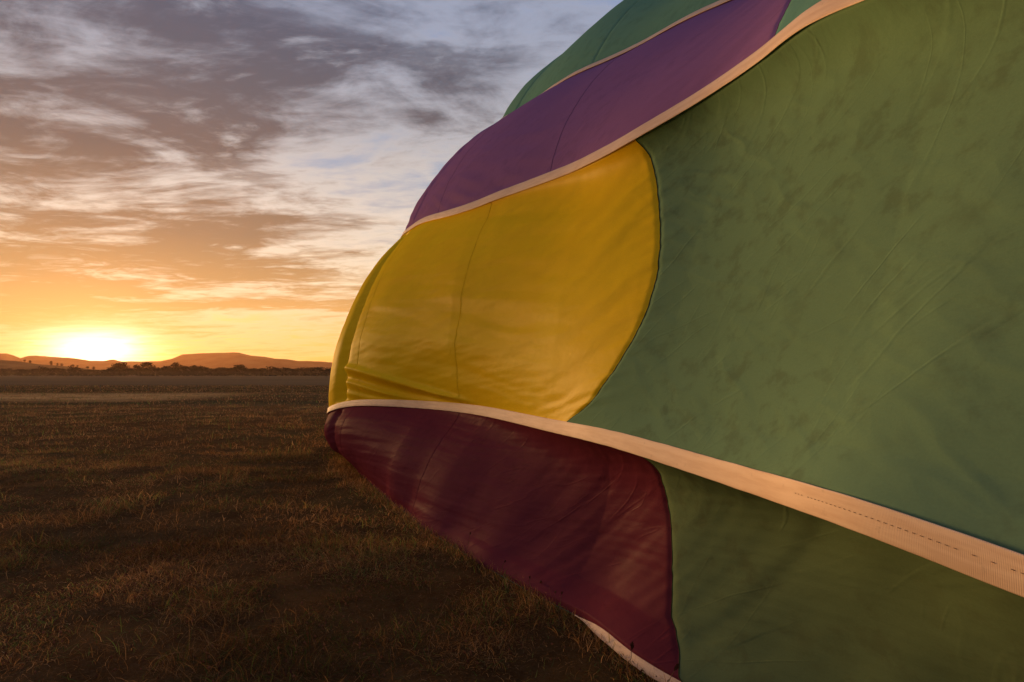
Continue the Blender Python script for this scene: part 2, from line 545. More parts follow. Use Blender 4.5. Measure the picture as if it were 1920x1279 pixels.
M = {}
M['yellow'] = fabric('yellow_ripstop', (1.0, .66, .012), .10, .16, gloss=.012, crs=.25)
M['green'] = fabric('green_ripstop', (.168, .288, .168), .5, .16, (.080, .085, .045), gloss=.0, crs=.8)
M['green_shade'] = fabric('shaded_green_ripstop', (.135, .195, .100), .55, .12, (.075, .070, .038), gloss=.0, crs=.6)  # same green cloth, darker colour carries the shade of its downward lean
M['sea'] = fabric('sea_green_ripstop', (.16, .36, .27), .4, .20, gloss=.012)
M['purple'] = fabric('purple_ripstop', (.31, .145, .34), .3, .18, gloss=.015)
M['maroon'] = fabric('wine_red_ripstop', (.18, .034, .056), .35, .30, gloss=.004)
M['rose'] = fabric('rose_ripstop', (.42, .13, .13), .3, .3)


def tape_mat():
    mt, t = new_mat('cream_webbing')
    uv = t.n('ShaderNodeTexCoord').outputs['UV']
    wv = t.n('ShaderNodeTexWave', wave_type='BANDS', bands_direction='X')
    t.put(wv.inputs['Vector'], uv); wv.inputs['Scale'].default_value = 95
    wv.inputs['Distortion'].default_value = .6
    wy = t.n('ShaderNodeTexWave', wave_type='BANDS', bands_direction='Y')
    t.put(wy.inputs['Vector'], uv); wy.inputs['Scale'].default_value = 16
    st = t.noise(t.mapv(uv, scale=(1, 9, 1)), 5, 5, .6)
    sp = t.noise(uv, 26, 4, .7)
    base = t.mix(t.rng(st, .35, .7), (.80, .595, .445), (.70, .49, .35))
    base = t.mix(t.rng(sp, .60, .78, 0, .4), base, (.36, .25, .17))
    base = t.mix(t.m('MULTIPLY', wv.outputs[1], .06), base, (.42, .30, .22))
    bp = t.n('ShaderNodeBump')
    bp.inputs['Distance'].default_value = .0003
    bp.inputs['Strength'].default_value = .5
    t.put(bp.inputs['Height'], t.m('ADD', wv.outputs[1], t.m('MULTIPLY', wy.outputs[1], .5)))
    pr = t.n('ShaderNodeBsdfPrincipled')
    t.put(pr.inputs['Base Color'], base)
    pr.inputs['Roughness'].default_value = .75
    pr.inputs['Specular IOR Level'].default_value = .2
    t.put(pr.inputs['Normal'], bp.outputs[0])
    out = t.n('ShaderNodeOutputMaterial')
    t.t.links.new(pr.outputs[0], out.inputs[0])
    return mt


def plain(name, colr, rough=.9, var=.25, scale=4.0, trans=0.0, attr=False, coords='Object', bump=0.0):
    mt, t = new_mat(name)
    if attr:
        a = t.n('ShaderNodeAttribute', attribute_name='tint')
        base = a.outputs[0]
    else:
        c = t.n('ShaderNodeTexCoord').outputs[coords]
        nz = t.noise(c, scale, 5, .6)
        base = t.mix(t.rng(nz, .3, .7), tuple(x * (1 - var) for x in colr), tuple(min(1, x * (1 + var)) for x in colr))
    pr = t.n('ShaderNodeBsdfDiffuse')
    t.put(pr.inputs[0], base)
    pr.inputs['Roughness'].default_value = rough * .5
    if bump:
        bp = t.n('ShaderNodeBump'); bp.inputs['Distance'].default_value = bump
        t.put(bp.inputs['Height'], nz); t.put(pr.inputs['Normal'], bp.outputs[0])
    sh = pr.outputs[0]
    if trans:
        tr = t.n('ShaderNodeBsdfTranslucent')
        t.put(tr.inputs[0], base)
        ms = t.n('ShaderNodeMixShader')
        ms.inputs[0].default_value = trans
        t.t.links.new(sh, ms.inputs[1]); t.t.links.new(tr.outputs[0], ms.inputs[2])
        sh = ms.outputs[0]
    out = t.n('ShaderNodeOutputMaterial')
    t.t.links.new(sh, out.inputs[0])
    return mt


M['tape'] = tape_mat()
M['thread'] = plain('dark_thread', (.34, .22, .15))
M['seam_yellow'] = plain('seam_yellow', (.80, .48, .012), .7, trans=.1)
M['seam_green'] = plain('seam_green', (.04, .055, .030), .7, trans=.1)
M['seam_wine'] = plain('seam_wine', (.115, .022, .036), .7, trans=.1)
M['seam_purple'] = plain('seam_purple', (.15, .068, .15), .7, trans=.1)
M['seam_sea'] = plain('seam_sea', (.08, .19, .14), .7, trans=.1)
M['grass'] = plain('dry_grass', (0, 0, 0), .8, trans=.25, attr=True)
M['foliage'] = plain('tree_leaves', (.018, .017, .011), .9, .3, 1.0)
M['bark'] = plain('bark', (.085, .06, .045), .95, .3, 3.0)


# ------------------------------------------------------------------ the ground
def ground_z(x, y):
    r = np.hypot(x, y)
    k = 1 - smooth(25, 60, r)
    d = fbm(x * .9, y * .9, 4, 5) * .035 + fbm(x * .22, y * .22, 2, 6) * .03
    return (d - .012) * k


def near_contact(x, y):
    """0 where the envelope lies, 1 well away from it"""
    cx = T_FUN[0][0](np.clip(y, U0, U1))
    return smooth(.0, .5, cx - x)


ga = np.concatenate([np.linspace(-PI, -1.3, 40), np.linspace(-1.27, .9, 330), np.linspace(.93, PI, 46)])
gr = np.concatenate([[0.0], np.geomspace(.5, 30, 260), np.geomspace(31, 5600, 90)])
GA, GR = np.meshgrid(ga, gr, indexing='ij')
gx, gy = np.sin(GA) * GR, np.cos(GA) * GR
gz = ground_z(gx, gy) * near_contact(gx, gy)
gfaces = grid_faces(len(ga), len(gr))[:, ::-1]


def ground_mat():
    mt, t = new_mat('dry_field')
    p = t.n('ShaderNodeTexCoord').outputs['Object']
    sp = t.n('ShaderNodeSeparateXYZ'); t.put(sp.inputs[0], p)
    fine = t.noise(p, 60, 6, .75)
    med = t.noise(p, 3.5, 6, .65)
    big = t.noise(t.mapv(p, scale=(.35, 1, 1)), .16, 5, .6)
    c = t.mix(t.rng(med, .35, .65), (.075, .040, .016), (.125, .070, .028))
    c = t.mix(t.rng(big, .42, .64), c, (.070, .066, .028))
    c = t.mix(t.rng(fine, .4, .75, 0, .55), c, (.17, .105, .055))
    # swaths of the mown field
    sw = t.noise(t.mapv(p, rot=(0, 0, -.10), scale=(.012, .085, 1)), 1.0, 4, .55)
    far = t.rng(sp.outputs[1], 14, 30)
    c = t.mix(t.m('MULTIPLY', far, t.rng(sw, .50, .62)), c, (.20, .125, .060))
    c = t.mix(t.m('MULTIPLY', far, t.rng(sw, .47, .38)), c, (.050, .044, .022))
    # pale uncut strip on the left, and the dark margin beyond it
    yy = t.m('ADD', sp.outputs[1], t.m('MULTIPLY', t.noise(t.mapv(p, scale=(.10, .3, 1)), 1.0, 4, .6), 5.0))
    strip = t.m('MULTIPLY', t.rng(yy, 26, 32), t.rng(yy, 42, 36))
    strip = t.m('MULTIPLY', strip, t.rng(sp.outputs[0], -13, -17))
    c = t.mix(t.m('MULTIPLY', strip, t.rng(t.noise(t.mapv(p, scale=(.3, 1.6, 1)), 1.5, 4), .3, .55)), c, (.48, .29, .115))
    marg = t.m('MULTIPLY', t.rng(yy, 41, 44), t.rng(yy, 64, 62))
    c = t.mix(t.m('MULTIPLY', marg, .7), c, (.052, .042, .022))
    beyond = t.rng(yy, 63.5, 66)
    c = t.mix(t.m('MULTIPLY', beyond, .8), c, (.18, .115, .055))  # ground past the margin paled in colour to stand for low mist
    pr = t.n('ShaderNodeBsdfDiffuse')
    t.put(pr.inputs[0], c)
    bp = t.n('ShaderNodeBump'); bp.inputs['Distance'].default_value = .03
    t.put(bp.inputs['Strength'], t.rng(sp.outputs[1], 38, 60, .8, .03)); t.put(bp.inputs['Height'], t.m('ADD', fine, med)); t.put(pr.inputs['Normal'], bp.outputs[0])
    out = t.n('ShaderNodeOutputMaterial')
    t.t.links.new(pr.outputs[0], out.inputs[0])
    return mt


M['ground'] = ground_mat()
tag(mesh_np('ground', np.stack([gx, gy, gz], -1).reshape(-1, 3), gfaces, M['ground']), kind='structure')


# ------------------------------------------------------------------ hills
def ridge_mesh(name, ydist, depth, knots, mat, rough):
    """a long hill whose crest passes over the given (sideways ratio, height) knots"""
    q = np.concatenate([np.linspace(-1.5, -.9, 40), np.linspace(-.89, -.2, 260), np.linspace(-.19, 1.5, 70)])
    kx = [k[0] for k in knots]; kz = [k[1] for k in knots]
    H = np.interp(q, kx, kz)
    H = H + fbm(q * 60, q * 0 + 3, 4, int(ydist)) * rough
    out = q < kx[0]
    H = H + np.where(out, fbm(q * 3, q * 0, 3, 9) * .3 * kz[0], 0)
    v = np.linspace(0, 1, 26)
    Q, V = np.meshgrid(q, v, indexing='ij')
    prof = np.sin(V * PI) ** 1.2
    y = ydist + (V - .5) * depth
    zz = H[:, None] * prof + fbm(Q * 40, V * 6, 4, 3) * rough * 2 * prof * (1 - prof) - 1.0
    return tag(mesh_np(name, np.stack([Q * y, y, zz], -1).reshape(-1, 3), grid_faces(len(q), len(v))[:, ::-1], mat), kind='structure')


def kn(pts, yd):
    return [((px - 960) / F, EYE + 1 + (HOR - py) / F * yd) for px, py in pts]


M['hill'] = plain('wooded_hill', (.040, .042, .025), .95, .35, .01)
M['slope'] = plain('grass_slope', (.085, .070, .035), .95, .35, .02)
HILL = kn([(-900, 668), (-400, 655), (-120, 672), (-40, 665), (0, 663), (12, 663), (26, 667), (38, 672), (52, 667.5), (68, 667), (100, 669.5), (140, 672),
           (170, 676.5), (195, 677), (212, 674), (228, 678), (260, 678), (302, 677.5), (322, 673), (342, 665), (370, 663), (410, 662),
           (437, 661), (450, 662), (470, 667), (495, 669), (515, 672.5), (533, 673.5), (560, 677), (600, 678), (640, 681), (760, 684), (1000, 680), (1400, 672), (3000, 668)], 3600)
ridge_mesh('hills', 3600, 1500, HILL, M['hill'], 2.2)
SLOPE = kn([(-1200, 668), (-300, 669), (-60, 673), (0, 675), (40, 678), (70, 683), (110, 686), (150, 690), (180, 693), (215, 698), (260, 701), (400, 702), (2000, 702)], 900)
slope_o = ridge_mesh('hill_slope', 900, 420, SLOPE, M['slope'], .5)


# ------------------------------------------------------------------ trees along the far side of the field
def leaf_crown(seed, shape):
    r = np.random.default_rng(seed)
    vs, fs = [], []
    nb = r.integers(9, 13)
    lob = []
    for k in range(nb):
        a = r.uniform(0, 2 * PI)
        rr = r.uniform(.03, .26) * shape
        lob.append((math.cos(a) * rr, math.sin(a) * rr, r.uniform(.20, .84), r.uniform(.15, .23)))
    lob.append((0, 0, .74, .2))
    for (cx, cy, cz, cr_) in lob:
        for k in range(46):
            d = r.normal(size=3); d /= np.linalg.norm(d)
            c = np.array([cx, cy, cz]) + d * cr_ * r.uniform(.55, 1.05) * np.array([1, 1, .72])
            t1 = r.normal(size=3); t1 /= np.linalg.norm(t1)
            t2 = np.cross(t1, d); t2 /= max(np.linalg.norm(t2), 1e-6)
            s_ = r.uniform(.025, .055)
            b = len(vs)
            vs += [c + t1 * s_, c + t2 * s_, c - t1 * s_ * r.uniform(.6, 1.2), c - t2 * s_]
            fs.append((b, b + 1, b + 2, b + 3))
    return np.array(vs), np.array(fs)


def trunk_mesh(seed):
    r = np.random.default_rng(seed + 50)
    vs, fs = [], []
    def limb(p0, p1, r0, r1):
        b = len(vs)
        d = p1 - p0; d = d / np.linalg.norm(d)
        a = np.cross(d, [1, .3, 0]); a /= np.linalg.norm(a); c = np.cross(d, a)
        for p, rad in ((p0, r0), (p1, r1)):
            for k in range(5):
                an = 2 * PI * k / 5
                vs.append(p + (a * math.cos(an) + c * math.sin(an)) * rad)
        for k in range(5):
            fs.append((b + k, b + (k + 1) % 5, b + 5 + (k + 1) % 5, b + 5 + k))
    top = np.array([r.uniform(-.03, .03), 0, .42])
    limb(np.array([0, 0, 0.]), top, .032, .022)
    for k in range(5):
        a = r.uniform(0, 2 * PI)
        limb(top * r.uniform(.7, 1), np.array([math.cos(a) * .22, math.sin(a) * .22, r.uniform(.6, .82)]), .015, .005)
    return np.array(vs), np.array(fs)


TREES = []
for k in range(7):
    root = empty('field_tree')
    v_, f_ = leaf_crown(100 + k, [1.0, 1.25, .8, 1.1, .9, 1.35, 1.0][k])
    cw = mesh_np('crown', v_, f_, M['foliage'], root, smooth=False)
    v_, f_ = trunk_mesh(k)
    tk = mesh_np('trunk', v_, f_, M['bark'], root)
    TREES.append((root, cw, tk))
used = set()


def put_tree(k, x, y, z, h, wide, rz, label, group):
    root, cw, tk = TREES[k]
    if k not in used:
        used.add(k)
        o = root
    else:
        o = root.copy(); COL.objects.link(o)
        for c in (cw, tk):
            d = c.copy(); COL.objects.link(d); d.parent = o
    o.location = (x, y, z)
    o.scale = (wide, wide, h)
    o.rotation_euler = (0, 0, rz)
    tag(o, label, 'tree', group)


LINE = [(231, 682, 34), (256, 688, 26), (272, 683.5, 30), (288, 687, 24), (303, 692, 20), (314, 689, 24), (329, 683.5, 24), (341, 687, 22),
        (352, 690, 18), (362, 688.5, 20), (376, 688, 26), (390, 692, 20), (402, 695, 18), (412, 694, 16), (421, 691, 18), (436, 693, 20), (451, 687.5, 28),
        (465, 693, 20), (480, 695, 22), (492, 693.5, 24), (509, 694.5, 24), (523, 698, 20), (536, 701, 16), (548, 696.5, 20), (557, 698, 16),
        (570, 701, 18), (582, 696, 18), (592, 694.5, 18), (604, 695, 20), (615, 695, 20), (632, 693, 24), (655, 691, 26), (680, 695, 24), (710, 690, 28),
        (12, 698, 26), (70, 699, 22), (95, 699.5, 22), (118, 700, 24), (205, 697, 24), (186, 699, 22), (219, 694, 22), (160, 701, 18), (140, 700, 22), (40, 699, 20), (-20, 698, 26), (-60, 695, 26)]
YT = 420.0
special = {231: 'broad rounded tree in the far tree line, just right of the setting sun',
           329: 'tree with a raised top above its neighbours in the left half of the tree line',
           451: 'tallest tree in the far tree line, below the flat top of the hill',
           592: 'open-crowned tree at the right of the tree line, beside the balloon edge'}
rt = random.Random(4)
ONES = ['', 'first', 'second', 'third', 'fourth', 'fifth', 'sixth', 'seventh', 'eighth', 'ninth', 'tenth', 'eleventh', 'twelfth',
        'thirteenth', 'fourteenth', 'fifteenth', 'sixteenth', 'seventeenth', 'eighteenth', 'nineteenth']


def ordinal(n):
    if n < 20:
        return ONES[n]
    t_ = {2: 'twent', 3: 'thirt', 4: 'fort', 5: 'fift'}[n // 10]
    return t_ + 'ieth' if n % 10 == 0 else t_ + 'y-' + ONES[n % 10]


LINE.sort()
for j, (px, py, wpx) in enumerate(LINE):
    y = YT + rt.uniform(-12, 14)
    h = (HOR - py) / F * y + EYE + .4
    put_tree(j % 7, (px - 960) / F * y, y, -.2, h * 1.28, wpx / F * y * 1.25, rt.uniform(0, 6.28),
             special.get(px, ordinal(j + 1) + ' tall tree from the left in the hazy far tree line'),
             'trees along the far side of the field')
    # lower growth between the big crowns
    for q in range(2):
        pxx = px + (rt.uniform(-11, -2) if q == 0 else rt.uniform(2, 11))
        y2 = YT + rt.uniform(-25, 5)
        put_tree((j * 3 + q + 1) % 7, (pxx - 960) / F * y2, y2, -.6, rt.uniform(4.6, 7.2), rt.uniform(12, 17), rt.uniform(0, 6.28),
                 'low bush ' + ('left' if q == 0 else 'right') + ' of the ' + ordinal(j + 1) + ' tall tree from the left in the line', 'low trees at the foot of the far tree line')
for j, (px, pt) in enumerate([(-30, 668), (47, 675.5), (57, 676), (97, 677.5), (108, 680.5), (116, 681.5), (137, 682.5), (146, 684.5), (165, 688), (176, 690)]):
    y = 900.0
    q = (px - 960) / F
    zs = float(np.interp(q, [k[0] for k in SLOPE], [k[1] for k in SLOPE])) - 1.6
    h = EYE + (HOR - pt) / F * y - zs
    put_tree((j * 2 + 3) % 7, q * y, y, zs, max(h, 4.5) * 1.08, max(h, 4.5) * 1.3, rt.uniform(0, 6.28),
             ordinal(j + 1) + ' small dark tree from the left on the low slope crest beside the setting sun', 'trees on the low slope')

# ------------------------------------------------------------------ wire fence on the far margin of the field
fence = tag(empty('wire_fence', (-14, 40, 0)), 'low faint post and wire fence across the dark margin of the field', 'fence')
M['post'] = plain('grey_post', (.12, .095, .07), .9)
pv = []
for sx, sy in ((-1, -1), (1, -1), (1, 1), (-1, 1)):
    pv.append((sx * .016, sy * .016, -.1))
for sx, sy in ((-1, -1), (1, -1), (1, 1), (-1, 1)):
    pv.append((sx * .013, sy * .013, .44))
pv.append((0, 0, .455))
pf = [(0, 1, 5), (0, 5, 4), (1, 2, 6), (1, 6, 5), (2, 3, 7), (2, 7, 6), (3, 0, 4), (3, 4, 7), (4, 5, 8), (5, 6, 8), (6, 7, 8), (7, 4, 8)]
post0 = None
for k in range(-12, 15):
    if post0 is None:
        post0 = mesh_np('post', np.array(pv, float), pf, M['post'], fence, smooth=False); o = post0
    else:
        o = post0.copy(); COL.objects.link(o); o.parent = fence
    o.location = (k * 3.1, -.06 * k, 0)
    o.rotation_euler = (rt.uniform(-.04, .04), rt.uniform(-.05, .05), rt.uniform(0, 1))
wire0 = None
for hz in (.28, .41):
    a_ = np.linspace(-12 * 3.1, 14 * 3.1, 120)
    sag = -.03 * np.abs(np.sin(a_ / 3.1 * PI))
    ww = .002
    vs = np.concatenate([np.stack([a_, -.06 * a_ / 3.1 + dy_, hz + sag + dz_], -1) for dy_, dz_ in ((-ww, -ww), (ww, -ww), (0, ww))])
    n_ = len(a_)
    fs = []
    for r_ in range(3):
        q_ = (r_ + 1) % 3
        i_ = np.arange(n_ - 1)
        fs.append(np.stack([r_ * n_ + i_, r_ * n_ + i_ + 1, q_ * n_ + i_ + 1, q_ * n_ + i_], -1))
    mesh_np('wire', vs, np.concatenate(fs), M['post'], fence)

# ------------------------------------------------------------------ the balloon
balloon = tag(empty('hot_air_balloon', (0, 0, 0)),
              'half inflated balloon on the grass, yellow, green, purple and wine panels, cream tapes', 'hot air balloon')


def u_samples(n):
    """denser near the camera"""
    x = np.linspace(0, 1, n)
    return x


def panel(g, lo, hi, mat, nu, nv, label=None):
    """cloth between two border curves lo(v), hi(v)"""
    e = np.linspace(0, PI, nv)
    v = .5 - .5 * np.cos(e)
    v = .55 * v + .45 * np.linspace(0, 1, nv)
    a = np.interp(v, *lo); b = np.interp(v, *hi)
    tt = np.linspace(0, 1, nu)
    if b.mean() - a.mean() > 1.5 and a.mean() < 3:
        tt = tt ** 1.25
    # closer spacing at the gathered borders
    tt = .7 * tt + .3 * (.5 - .5 * np.cos(tt * PI))
    U = a[None, :] + (b - a)[None, :] * tt[:, None]
    V = np.broadcast_to(v[None, :], U.shape)
    p, wd = surf(g, U, V)
    fc = grid_faces(nu, nv)
    n_test = np.cross(p[1, 0] - p[0, 0], p[0, 1] - p[0, 0])
    mid = p[nu // 2, nv // 2] - np.array([AXX, p[nu // 2, nv // 2, 1], 2.3])
    nm = np.cross(p[nu // 2 + 1, nv // 2] - p[nu // 2, nv // 2], p[nu // 2, nv // 2 + 1] - p[nu // 2, nv // 2])
    if (nm * mid).sum() < 0:
        fc = fc[:, ::-1]
    uv = np.stack([U + 3.7 * g, V * wd + 5.1 * g], -1).reshape(-1, 2)
    o = mesh_np('fabric_panel', p.reshape(-1, 3), fc, mat, balloon, uv=uv)
    if label:
        o['label'] = label
    return o


def cst(a, b=None):
    return ([0, 1], [a, a if b is None else b])


def seam(g, cur, mat, wid=.010, nv=90):
    v = np.linspace(.02, .98, nv)
    c = np.interp(v, *cur)
    rows = []
    for dx_ in (-1, -.5, .5, 1):
        p, _ = surf(g, c + dx_ * wid / 2, v)
        _, _, n, _ = frame(g, c)
        rows.append(p + n * (.0015 if abs(dx_) < 1 else -.001))
    p = np.stack(rows, 0)
    return mesh_np('seam', p.reshape(-1, 3), grid_faces(4, nv), mat, balloon, uv=np.zeros((4 * nv, 2)))


LAY = {  # gore: list of (lower border, upper border, colour, nu, nv)
 0: (['green_shade', 'maroon', 'maroon', 'maroon', 'maroon', 'maroon'], [cst(-3), BORDER[0]] + [cst(a, b) for a, b, _ in SEAMS[0]] + [cst(10.5)], [260, 300, 200, 90, 150]),
 1: (['purple', 'green', 'yellow', 'yellow', 'yellow', 'yellow'], [cst(-3), ([0, .5, .8, .9, 1], [.75, .88, 1.08, 1.195, 1.215]), BORDER[1]] + [cst(a, b) for a, b, _ in SEAMS[1]] + [cst(10.5)], [160, 420, 260, 220, 90, 150]),
 2: (['sea', 'purple', 'purple', 'purple', 'purple'], [cst(-3), BORDER[2]] + [cst(a, b) for a, b, _ in SEAMS[2]] + [cst(10.5)], [160, 200, 200, 120, 120]),
 3: (['sea', 'sea', 'sea'], [cst(-3)] + [cst(a, b) for a, b, _ in SEAMS[3]] + [cst(10.5)], [220, 160, 120]),
 4: (['rose', 'rose', 'rose'], [cst(-3)] + [cst(a, b) for a, b, _ in SEAMS[4]] + [cst(10.5)], [120, 100, 90]),
}
NV = {0: 120, 1: 190, 2: 110, 3: 90, 4: 70}
LBL = {(1, 2): 'yellow panel with a curved edge against the green cloth', (1, 1): 'large slack green panel with stains nearest the camera',
       (0, 1): 'dark wine red panel with slanting folds beside the green cloth', (2, 1): 'purple panel above the upper cream tape'}
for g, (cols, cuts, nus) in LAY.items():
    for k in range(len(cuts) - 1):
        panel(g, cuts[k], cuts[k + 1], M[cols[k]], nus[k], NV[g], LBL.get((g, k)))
    for k in range(1, len(cuts) - 1):
        c = cols[k]
        sm = {'green': 'seam_purple', 'yellow': 'seam_yellow', 'maroon': 'seam_wine', 'purple': 'seam_purple', 'sea': 'seam_sea', 'rose': 'seam_wine'}[c]
        if cuts[k] is BORDER.get(g):
            sm = 'seam_green' if g != 2 else 'seam_purple'
        seam(g, cuts[k], M[sm], .007 if cuts[k] is BORDER.get(g) else .0032)
    # far end to the crown
    for a, b in ((10.5, 12.8), (12.8, 15.4), (15.4, 19.0)):
        panel(g, cst(a), cst(b), M[cols[-1]], 30, 24)
FARC = {5: ('rose', 'sea'), 6: ('sea', 'yellow'), 7: ('purple', 'green'), 8: ('yellow', 'maroon'), 9: ('maroon', 'green')}
for g in range(5, 10):
    for k, (a, b) in enumerate(((-3, 2.5), (2.5, 5.0), (5.0, 7.7), (7.7, 10.5), (10.5, 12.8), (12.8, 15.4), (15.4, 19.0))):
        panel(g, cst(a), cst(b), M[FARC[g][1 if k == 0 else 0]], 34, 26)
# cloth lying on the grass underneath
uu = np.linspace(-3, 18.4, 60)
a_ = tape(0, uu); b_ = tape(10, uu)
vv_ = np.linspace(0, 1, 12)
pp = a_[:, None] + (b_ - a_)[:, None] * vv_[None, :, None]
pp[..., 2] = np.where((vv_ > 0) & (vv_ < 1), .015, np.maximum(pp[..., 2], .012)) + np.maximum(0, uu - 16)[:, None] * .25
mesh_np('fabric_panel', pp.reshape(-1, 3), grid_faces(60, 12), M['green'], balloon, uv=pp[..., :2].reshape(-1, 2))

TW = .070


def load_tape(i, u, wid=TW, off=.006, label=None):
    wid = wid * (smooth(2.86, 2.62, u) * .9 + .1 if i == 0 else np.ones_like(u))
    p = tape(i, u)
    e = .02
    d = tape(i, u + e) - tape(i, u - e)
    d /= np.linalg.norm(d, axis=-1, keepdims=True)
    ia, ib = (i - 1) if i > 0 else 0, (i + 1) if i < 10 else 10
    ch = tape(ib, u) - tape(ia, u)
    if i == 0:
        ch = np.broadcast_to(np.array([.45, 0, .85]), p.shape).copy()
    if i == 10:
        ch = np.broadcast_to(np.array([.75, 0, -.55]), p.shape).copy()
    if i == 2:
        ch = .55 * (tape(2, u) - tape(1, u)) / 1.3 + .45 * (tape(3, u) - tape(2, u)) / 1.3
    ch -= d * (ch * d).sum(-1, keepdims=True)
    ch /= np.maximum(np.linalg.norm(ch, axis=-1, keepdims=True), 1e-6)
    n = np.cross(ch, d)
    out = p - np.stack([np.full_like(u, AXX), u, np.full_like(u, 2.3)], -1)
    s_ = np.sign((n * out).sum(-1, keepdims=True)); s_[s_ == 0] = 1
    n = n * s_
    wob = .004 * perlin(u * 2.3, i * 1.7, 91)
    p = p + n * (off + wob[:, None])
    edge = .0010 * perlin(u * 9, 3.0 + i, 92)
    prof = [(-.5, 0), (-.5, .0022), (-.46, .0036), (-.1, .0026), (.12, .0026), (.46, .0036), (.5, .0022), (.5, 0)]
    rows, uvs = [], []
    for c, h in prof:
        rows.append(p + ch * (c * wid + edge * np.sign(c))[:, None] + n * h)
        uvs.append(np.stack([u, np.full_like(u, (c + .5) * wid)], -1))
    q = np.stack(rows, 0)
    k = len(prof)
    fc = grid_faces(k, len(u))
    j = np.arange(len(u) - 1)
    back = np.stack([(k - 1) * len(u) + j, 0 * len(u) + j, j + 1, (k - 1) * len(u) + j + 1], -1)
    o = mesh_np('load_tape', q.reshape(-1, 3), np.concatenate([fc, back]), M['tape'], balloon, uv=np.stack(uvs, 0).reshape(-1, 2))
    if label:
        o['label'] = label
    return o, p, ch, n, d


def stitches(parent, u, i):
    _, = (0,)
    p = tape(i, u)
    return None


TL = {1: 'lower cream tape under the yellow panel', 2: 'upper cream tape between yellow and purple', 3: 'thin looking tape between purple and sea green'}
for i in range(11):
    if i <= 4:
        u = np.concatenate([np.linspace(-2.98, .5, 60), .5 + (10 - .5) * np.linspace(0, 1, 900) ** 1.4, np.linspace(10.05, 18.97, 60)])
    else:
        u = np.linspace(-2.98, 18.97, 120)
    if i == 0:
        # rolled up from under the cloth where it nears the camera, hidden beneath it farther off
        u = u[(u < 2.86)]
    o, p, ch, n, d = load_tape(i, u, TW * (.55 if i == 0 else 1), label=TL.get(i))
    if i == 1:
        # a row of dark stitches just off the middle
        us = np.arange(.45, 1.5, .0145)
        us = us[np.random.default_rng(8).uniform(0, 1, len(us)) < .82]
        idx = lambda a: np.stack([np.interp(us, u, a[:, k]) for k in range(3)], -1)
        P_, C_, N_, D_ = idx(p), idx(ch), idx(n), idx(d)
        cpos = P_ + C_ * (.07 * TW) + N_ * .0031
        L_, W_ = .0030, .0008
        vs, fs = [], []
        for (sx, sy, sz) in ((-1, -1, 0), (1, -1, 0), (1, 1, 0), (-1, 1, 0), (-.7, 0, 1), (.7, 0, 1)):
            vs.append(cpos + D_ * (sx * L_) + C_ * (sy * W_) + N_ * (sz * .0009))
        V_ = np.stack(vs, 1)
        b = (np.arange(len(us)) * 6)[:, None]
        tri = np.array([(0, 1, 5), (0, 5, 4), (1, 2, 5), (2, 3, 4), (2, 4, 5), (3, 0, 4)])
        fcs = (b[:, None] + tri[None]).reshape(-1, 3)
        st = mesh_np('stitching', V_.reshape(-1, 3), fcs, M['thread'], o, smooth=False)
        st['kind'] = 'stuff'


# ------------------------------------------------------------------ dry stubble and grass
def blades(n, x, y, length, wid, th, bend, seg, tint, r):
    """curved tapering blades; th = elevation at the foot, bend = how far it curls over"""
    az_ = r.uniform(0, 2 * PI, n)
    zb = ground_z(x, y) * near_contact(x, y) - .004
    dirx, diry = np.cos(az_), np.sin(az_)
    ts = np.linspace(0, 1, seg + 1)
    pos = np.zeros((n, seg + 1, 3))
    cx, cy, cz = x.copy(), y.copy(), zb.copy()
    pos[:, 0] = np.stack([cx, cy, cz], -1)
    for k in range(seg):
        a = th - bend * (k / seg)
        st = length / seg
        cx = cx + dirx * np.cos(a) * st
        cy = cy + diry * np.cos(a) * st
        cz = np.maximum(cz + np.sin(a) * st, zb + .006)
        tw = r.normal(0, .25, n)
        ndx = dirx * np.cos(tw) - diry * np.sin(tw); diry = dirx * np.sin(tw) + diry * np.cos(tw); dirx = ndx
        pos[:, k + 1] = np.stack([cx, cy, cz], -1)
    wa = r.uniform(0, 2 * PI, n)
    side = np.stack([np.cos(wa), np.sin(wa), r.uniform(-.3, .3, n)], -1)
    wt = wid[:, None] * (1 - ts[None] ** 1.6 * .8)
    L = pos - side[:, None] * wt[..., None] / 2
    R = pos[:, :-1] + side[:, None] * wt[:, :-1, None] / 2
    m_ = 2 * seg + 1
    V = np.zeros((n, m_, 3))
    V[:, 0::2] = L
    V[:, 1::2] = R
    tri = []
    for k in range(seg - 1):
        a0 = 2 * k
        tri += [(a0, a0 + 1, a0 + 3), (a0, a0 + 3, a0 + 2)]
    a0 = 2 * (seg - 1)
    tri.append((a0, a0 + 1, a0 + 2))
    Fc = ((np.arange(n) * m_)[:, None, None] + np.array(tri)[None]).reshape(-1, 3)
    T = np.repeat(tint[:, None, :], m_, 1)
    return V.reshape(-1, 3), Fc, T.reshape(-1, 4), pos[:, -1]


def scatter(r, n, y0, y1, pad=.6):
    """points in the wedge left of the envelope, even per square metre"""
    y = np.sqrt(r.uniform(0, 1, n) * (y1 ** 2 - max(y0, 0) ** 2) + max(y0, 0) ** 2)
    right = T_FUN[0][0](np.clip(y, U0, 9.3)) + .10
    right = np.where(y > 9.3, np.minimum(-.18 * y + .2, -1.6), right)
    left = -.95 * y - pad
    x = left + (right - left) * r.uniform(0, 1, n)
    return x, y


